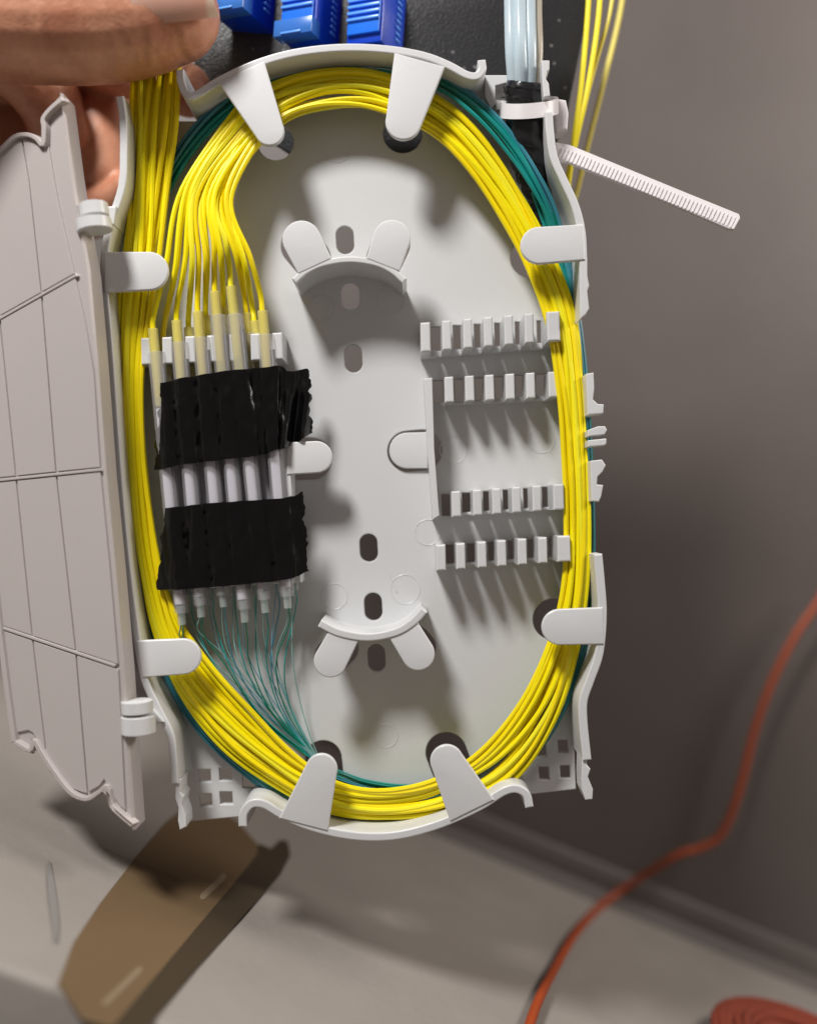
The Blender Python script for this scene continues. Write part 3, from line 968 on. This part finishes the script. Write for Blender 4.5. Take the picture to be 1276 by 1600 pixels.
for s in range(n):
    a = 2 * math.pi * s / n
    for off, lst in ((0, ra), (4, rb)):
        x = 826 + (42 + off) * math.cos(a); hh = 44 + (32 + off) * math.sin(a)
        yb = 168 - 3 * math.cos(a) + 9 * math.sin(a) * 0.6
        lst.append((W(x, yb - 12, hh), W(x, yb + 12, hh)))
V = [[bm.verts.new(ra[s][0]), bm.verts.new(rb[s][0]), bm.verts.new(rb[s][1]), bm.verts.new(ra[s][1])] for s in range(n)]
for s in range(n):
    for k in range(4):
        bm.faces.new((V[s][k], V[s][(k + 1) % 4], V[(s + 1) % n][(k + 1) % 4], V[(s + 1) % n][k]))
link('band', bm_mesh(bm), M['nylon'], tie)
shape('head', [(862, 152), (884, 156), (888, 176), (886, 202), (872, 204), (864, 180)], 34, 36, M['nylon'], tie, bevel=3)
TP = Plane(W(870, 236, 30), W(1150, 348, 62) - W(870, 236, 30), Vector((0.05, -1, 0.28)))
shape('tail', [(868, 222), (890, 226), (1080, 304), (1154, 334), (1156, 340), (1146, 358), (1138, 357), (1010, 302), (890, 254), (868, 250)], TP, 6, M['nylon'], tie, bevel=1.5)
bm = bmesh.new()
for k in range(46):
    t = k / 45
    ax, ay = 880 + (1146 - 880) * t, 228 + (336 - 228) * t
    bx, by = ax - 7.5, ay + 18
    P2 = TP.up(1.0)
    cuts = [P2.hit(ax, ay + 2), P2.hit(ax + 2.6, ay + 3), P2.hit(bx + 2.6, by + 1), P2.hit(bx, by)]
    lo_ = [bm.verts.new(p) for p in cuts]
    hi_ = [bm.verts.new(p + TP.n * 0.5 * S) for p in cuts]
    bm.faces.new(hi_)
    for q in range(4): bm.faces.new((lo_[q], lo_[(q + 1) % 4], hi_[(q + 1) % 4], hi_[q]))
link('ridges', bm_mesh(bm), M['nylon'], tie, smooth=False)['kind'] = 'stuff'

# ------------------------------------------------------------------ black bracket with blue connectors
pan = link_top('bracket_plate', shape_mesh([[(180, -50), (931, -50), (922, 0), (885, 185), (868, 226), (640, 240), (462, 246), (438, 230), (420, 219), (350, 192), (306, 150), (302, 70)]], flat(-70), 10, 1.5), M['panel'])
tag(pan, 'black speckled metal bracket plate behind the top of the tray', 'bracket')
def box_pts(o, u, v, n, a0, a1, b0, b1, c0, c1, bm, bev=0.0):
    vs = []
    for c in (c0, c1):
        for (a, b) in ((a0, b0), (a1, b0), (a1, b1), (a0, b1)):
            vs.append(bm.verts.new(o + (u * a + v * b + n * c) * S))
    F = [(3, 2, 1, 0), (4, 5, 6, 7), (0, 1, 5, 4), (1, 2, 6, 5), (2, 3, 7, 6), (3, 0, 4, 7)]
    fs = [bm.faces.new([vs[i] for i in f]) for f in F]
    if bev:
        ed = list({e for f in fs for e in f.edges})
        bmesh.ops.bevel(bm, geom=ed, offset=bev * S, segments=2, affect='EDGES', profile=0.5)
def connector(px, py, word, ribs, flange):
    """front face 50 px wide; long axis runs up the picture, body turned so that its right side shows"""
    base = W(px, py, -60)
    v = Vector((math.sin(math.radians(4)), 0, math.cos(math.radians(4))))
    n = Vector((-math.sin(math.radians(24)), -math.cos(math.radians(24)), 0))
    n = (n - v * n.dot(v)).normalized()
    u = v.cross(n)
    u = -u if u.x < 0 else u
    root = empty('fibre_connector', base)
    tag(root, word, 'connector', 'blue connectors on the bracket')
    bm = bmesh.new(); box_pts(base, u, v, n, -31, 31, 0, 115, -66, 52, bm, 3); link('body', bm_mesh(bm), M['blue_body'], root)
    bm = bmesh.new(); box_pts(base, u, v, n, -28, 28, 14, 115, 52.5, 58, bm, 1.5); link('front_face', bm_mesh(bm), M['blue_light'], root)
    if ribs:
        for k in range(7):
            bm = bmesh.new(); box_pts(base, u, v, n, -28, 28, ribs + k * 10, ribs + 4 + k * 10, 58.2, 62, bm, 1); link('rib', bm_mesh(bm), M['blue_rib'], root)
    for k in range(8):
        bm = bmesh.new(); box_pts(base, u, v, n, 31.2, 33.5, 24 + k * 10, 28 + k * 10, -10, 6, bm, 0.8); link('side_rib', bm_mesh(bm), M['blue_rib'], root)
    if flange:
        bm = bmesh.new(); box_pts(base, u, v, n, -36, 33, -2, 24, 40, 66, bm, 1.5); link('flange', bm_mesh(bm), M['blue_clear'], root)
        bm = bmesh.new(); box_pts(base, u, v, n, -22, 14, 0, 3, 66.2, 68, bm, 0.6); link('latch', bm_mesh(bm), M['blue_rib'], root)
connector(388, 46, 'blue fibre connector nearest the thumb, with a pale clasp at its lower end', 0, True)
connector(490, 82, 'blue fibre connector in the middle of the three, clasp above the rim', 44, True)
connector(590, 92, 'blue ribbed fibre connector, the one farthest from the thumb', 34, False)

# loose yellow fibres hanging past the bracket
loose = [([(922, -60, -40), (917, 30, -42), (908, 130, -46), (896, 220, -50), (886, 300, -60)], 4.2, 'yellow'),
         ([(940, -60, -42), (934, 30, -44), (919, 130, -48), (900, 215, -52), (882, 296, -66)], 4.2, 'yellow'),
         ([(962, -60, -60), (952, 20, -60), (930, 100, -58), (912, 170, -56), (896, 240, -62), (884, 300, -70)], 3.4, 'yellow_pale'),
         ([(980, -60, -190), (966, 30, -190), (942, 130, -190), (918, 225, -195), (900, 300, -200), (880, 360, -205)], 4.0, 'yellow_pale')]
lw = ['bright yellow loose fibre closest to the bracket edge', 'bright yellow loose fibre crossing its neighbour above the tie tail', 'thinner pale yellow loose fibre beside the two bright ones', 'dim blurred yellow loose fibre farthest right of the hanging four']
for k, (pts, r, mt) in enumerate(loose):
    o = link_top('loose_fibre', tube_mesh([W(*p) for p in spl(pts, 8)], r, 8), M[mt])
    tag(o, lw[k], 'fibre', 'loose yellow fibres hanging past the bracket')

# ------------------------------------------------------------------ orange cord and coil
cp = []
for (x, y) in [(1300, 900), (1276, 942), (1240, 995), (1205, 1065), (1178, 1140), (1158, 1220), (1140, 1275), (1120, 1310), (1090, 1326), (1050, 1340)]:
    cp.append(wall_hit(x, y, 70))
for (x, y) in [(955, 1402), (905, 1450), (865, 1515), (838, 1570), (815, 1640)]:
    cp.append(floor_hit(x, y, 18))
cpts = [Vector(p) for p in spl([tuple(p) for p in cp], 8)]
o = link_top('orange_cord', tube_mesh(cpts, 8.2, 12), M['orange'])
tag(o, 'single thin orange cord hanging down the wall and across the floor', 'cord')
bm = bmesh.new()
cc = floor_hit(1335, 1762, 0)
fv = fn.cross(wd)
pts = []
turns = 30
jit = [(random.uniform(-120, 24), random.uniform(0, 50)) for _ in range(turns + 2)]
for k in range(turns * 40 + 1):
    a = 2 * math.pi * k / 40
    t = k / 40
    k0 = int(t); ft = t - k0; ft = ft * ft * (3 - 2 * ft)
    jr, jh = [p * (1 - ft) + q * ft for p, q in zip(jit[k0], jit[k0 + 1])]
    R = 252 + jr
    pts.append(cc + (wd * math.cos(a) * R * 1.02 + fv * math.sin(a) * R * 1.05 + fn * (14 + jh + 5 * math.sin(a * 2 + t))) * S)
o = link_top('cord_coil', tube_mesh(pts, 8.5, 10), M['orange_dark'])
tag(o, 'thick coil of orange cord lying on the floor in the corner', 'cord coil')

# ------------------------------------------------------------------ the hand
def blob_chain(bm, chain, n=10, sides=20):
    """round-ended tapered limb through (x, y, h, r)"""
    P = spl(chain, n)
    pts = [W(*p[:3]) for p in P]
    rad = [p[3] for p in P]
    t0 = (pts[0] - pts[1]).normalized(); t1 = (pts[-1] - pts[-2]).normalized()
    A, ra_, B, rb_ = [], [], [], []
    for k in range(1, 7):
        a = k / 6 * math.pi / 2 * 0.985
        A.append(pts[0] + t0 * rad[0] * S * math.sin(a)); ra_.append(rad[0] * math.cos(a))
        B.append(pts[-1] + t1 * rad[-1] * S * math.sin(a)); rb_.append(rad[-1] * math.cos(a))
    tube_mesh(A[::-1] + pts + B, ra_[::-1] + rad + rb_, sides, True, bm)
bm = bmesh.new()
# palm and wrist, out of the picture to the left
blob_chain(bm, [(-820, -260, 0, 180), (-660, -200, -10, 165), (-520, -130, -20, 165), (-380, -40, -40, 150), (-250, 40, -90, 110)])
blob_chain(bm, [(-620, -20, -40, 150), (-440, 100, -70, 140), (-260, 160, -80, 110)])
# thumb across the front of the tray
TH = [(150, 38, 104, 82), (220, 32, 102, 77), (268, 22, 100, 70)]
blob_chain(bm, [(-440, -60, 40, 130), (-270, -10, 90, 104), (-120, 22, 108, 88), (-20, 32, 108, 83), (70, 36, 106, 84)] + TH)
# index: behind, its tip shows beside the hook
blob_chain(bm, [(-330, 0, -40, 88), (-180, 40, -110, 66), (-20, 60, -150, 60), (120, 80, -150, 58), (230, 112, -120, 52), (294, 142, -80, 42)])
# middle: bent, its pad lit between lid and wall
blob_chain(bm, [(-330, 90, -60, 86), (-180, 120, -150, 62), (-20, 110, -190, 56), (86, 106, -250, 66), (146, 150, -230, 62), (160, 214, -215, 58), (168, 270, -205, 46)])
# ring: below it, only a corner shows
blob_chain(bm, [(-340, 170, -80, 80), (-190, 220, -190, 60), (-30, 270, -230, 52), (80, 330, -240, 50), (165, 326, -200, 44), (200, 300, -180, 36)])
# bent finger seen behind the thumb, and the little finger
blob_chain(bm, [(-260, 60, -60, 80), (-120, 70, -70, 66), (10, 90, -70, 60), (66, 140, -100, 56), (92, 200, -140, 48)])
blob_chain(bm, [(-350, 240, -90, 66), (-220, 330, -200, 48), (-80, 390, -250, 42), (40, 420, -250, 36), (100, 420, -220, 30)])
# heel of the palm closing the view behind the fingers
blob_chain(bm, [(-300, 60, -200, 120), (-120, 140, -320, 130), (30, 190, -360, 110)])
me = bm_mesh(bm)
tmp = bpy.data.objects.new("tmp", me)
COL.objects.link(tmp)
md = tmp.modifiers.new("r", 'REMESH'); md.mode = 'VOXEL'; md.voxel_size = 3.6 * S
md2 = tmp.modifiers.new("s", 'SMOOTH'); md2.factor = 0.5; md2.iterations = 10
dg = bpy.context.evaluated_depsgraph_get()
me2 = bpy.data.meshes.new_from_object(tmp.evaluated_get(dg))
bpy.data.objects.remove(tmp)
# knuckle folds and fine creases of the thumb
nrm = [v.normal.copy() for v in me2.vertices]
for v, n_ in zip(me2.vertices, nrm):
    px = v.co.x / S / 0.93 + CX
    if -60 < px < 360 and v.co.y < -20 * S and v.co.z > ZO + 560 * S:
        wob = 9 * noise.noise(Vector((v.co.z / S * 0.02, v.co.y / S * 0.02, 3.0)))
        q_ = px + wob + 0.12 * (v.co.z - ZO) / S
        fold = math.exp(-((px - 140) / 42) ** 2) * (abs(math.sin(q_ * 0.20)) ** 0.6 - 0.6) * 3.6 * max(0.0, n_.z * 0.9 + 0.35)
        fold += 0.9 * noise.noise(Vector((q_ * 0.09, v.co.z / S * 0.022, v.co.y / S * 0.022)))
        v.co += n_ * (fold * S)
    else:
        v.co += n_ * (0.8 * noise.noise(v.co / S * 0.05) * S)
me2.update()
person = link_top('person', me2, M['skin'], sharp=0)
tag(person, 'bare hand gripping the tray by its top corner, thumb in front and fingers behind', 'person')
# thumb nail
bm = bmesh.new()
nu_, nv_ = 16, 18
g = []
for i in range(nu_ + 1):
    u = i / nu_
    col = []
    for j in range(nv_ + 1):
        v = j / nv_
        phi = math.radians(-37 + 112 * v)
        edge = 1 - abs(2 * v - 1) ** 3
        x = 226 + (14 * (1 - edge)) + (118 - 6 * (1 - edge)) * u
        if x < 268:
            t = (x - 220) / 48
            ay, r = 32 - 10 * t, 77 - 7 * t + 2
        else:
            t = (x - 268) / 74
            ay, r = 22 - 6 * t, 72 - 12.5 * t * t
        cx = W(x, ay, 101)
        col.append(bm.verts.new(cx + Vector((0, -math.cos(phi), math.sin(phi))) * (r + 1.5 * math.sin(math.pi * u) - 3 * (1 - edge)) * S))
    g.append(col)
for i in range(nu_):
    for j in range(nv_):
        bm.faces.new((g[i][j], g[i + 1][j], g[i + 1][j + 1], g[i][j + 1]))
bmesh.ops.recalc_face_normals(bm, faces=bm.faces)
bmesh.ops.solidify(bm, geom=bm.faces[:], thickness=4 * S)
link('thumbnail', bm_mesh(bm), M['nail'], person, sharp=60)
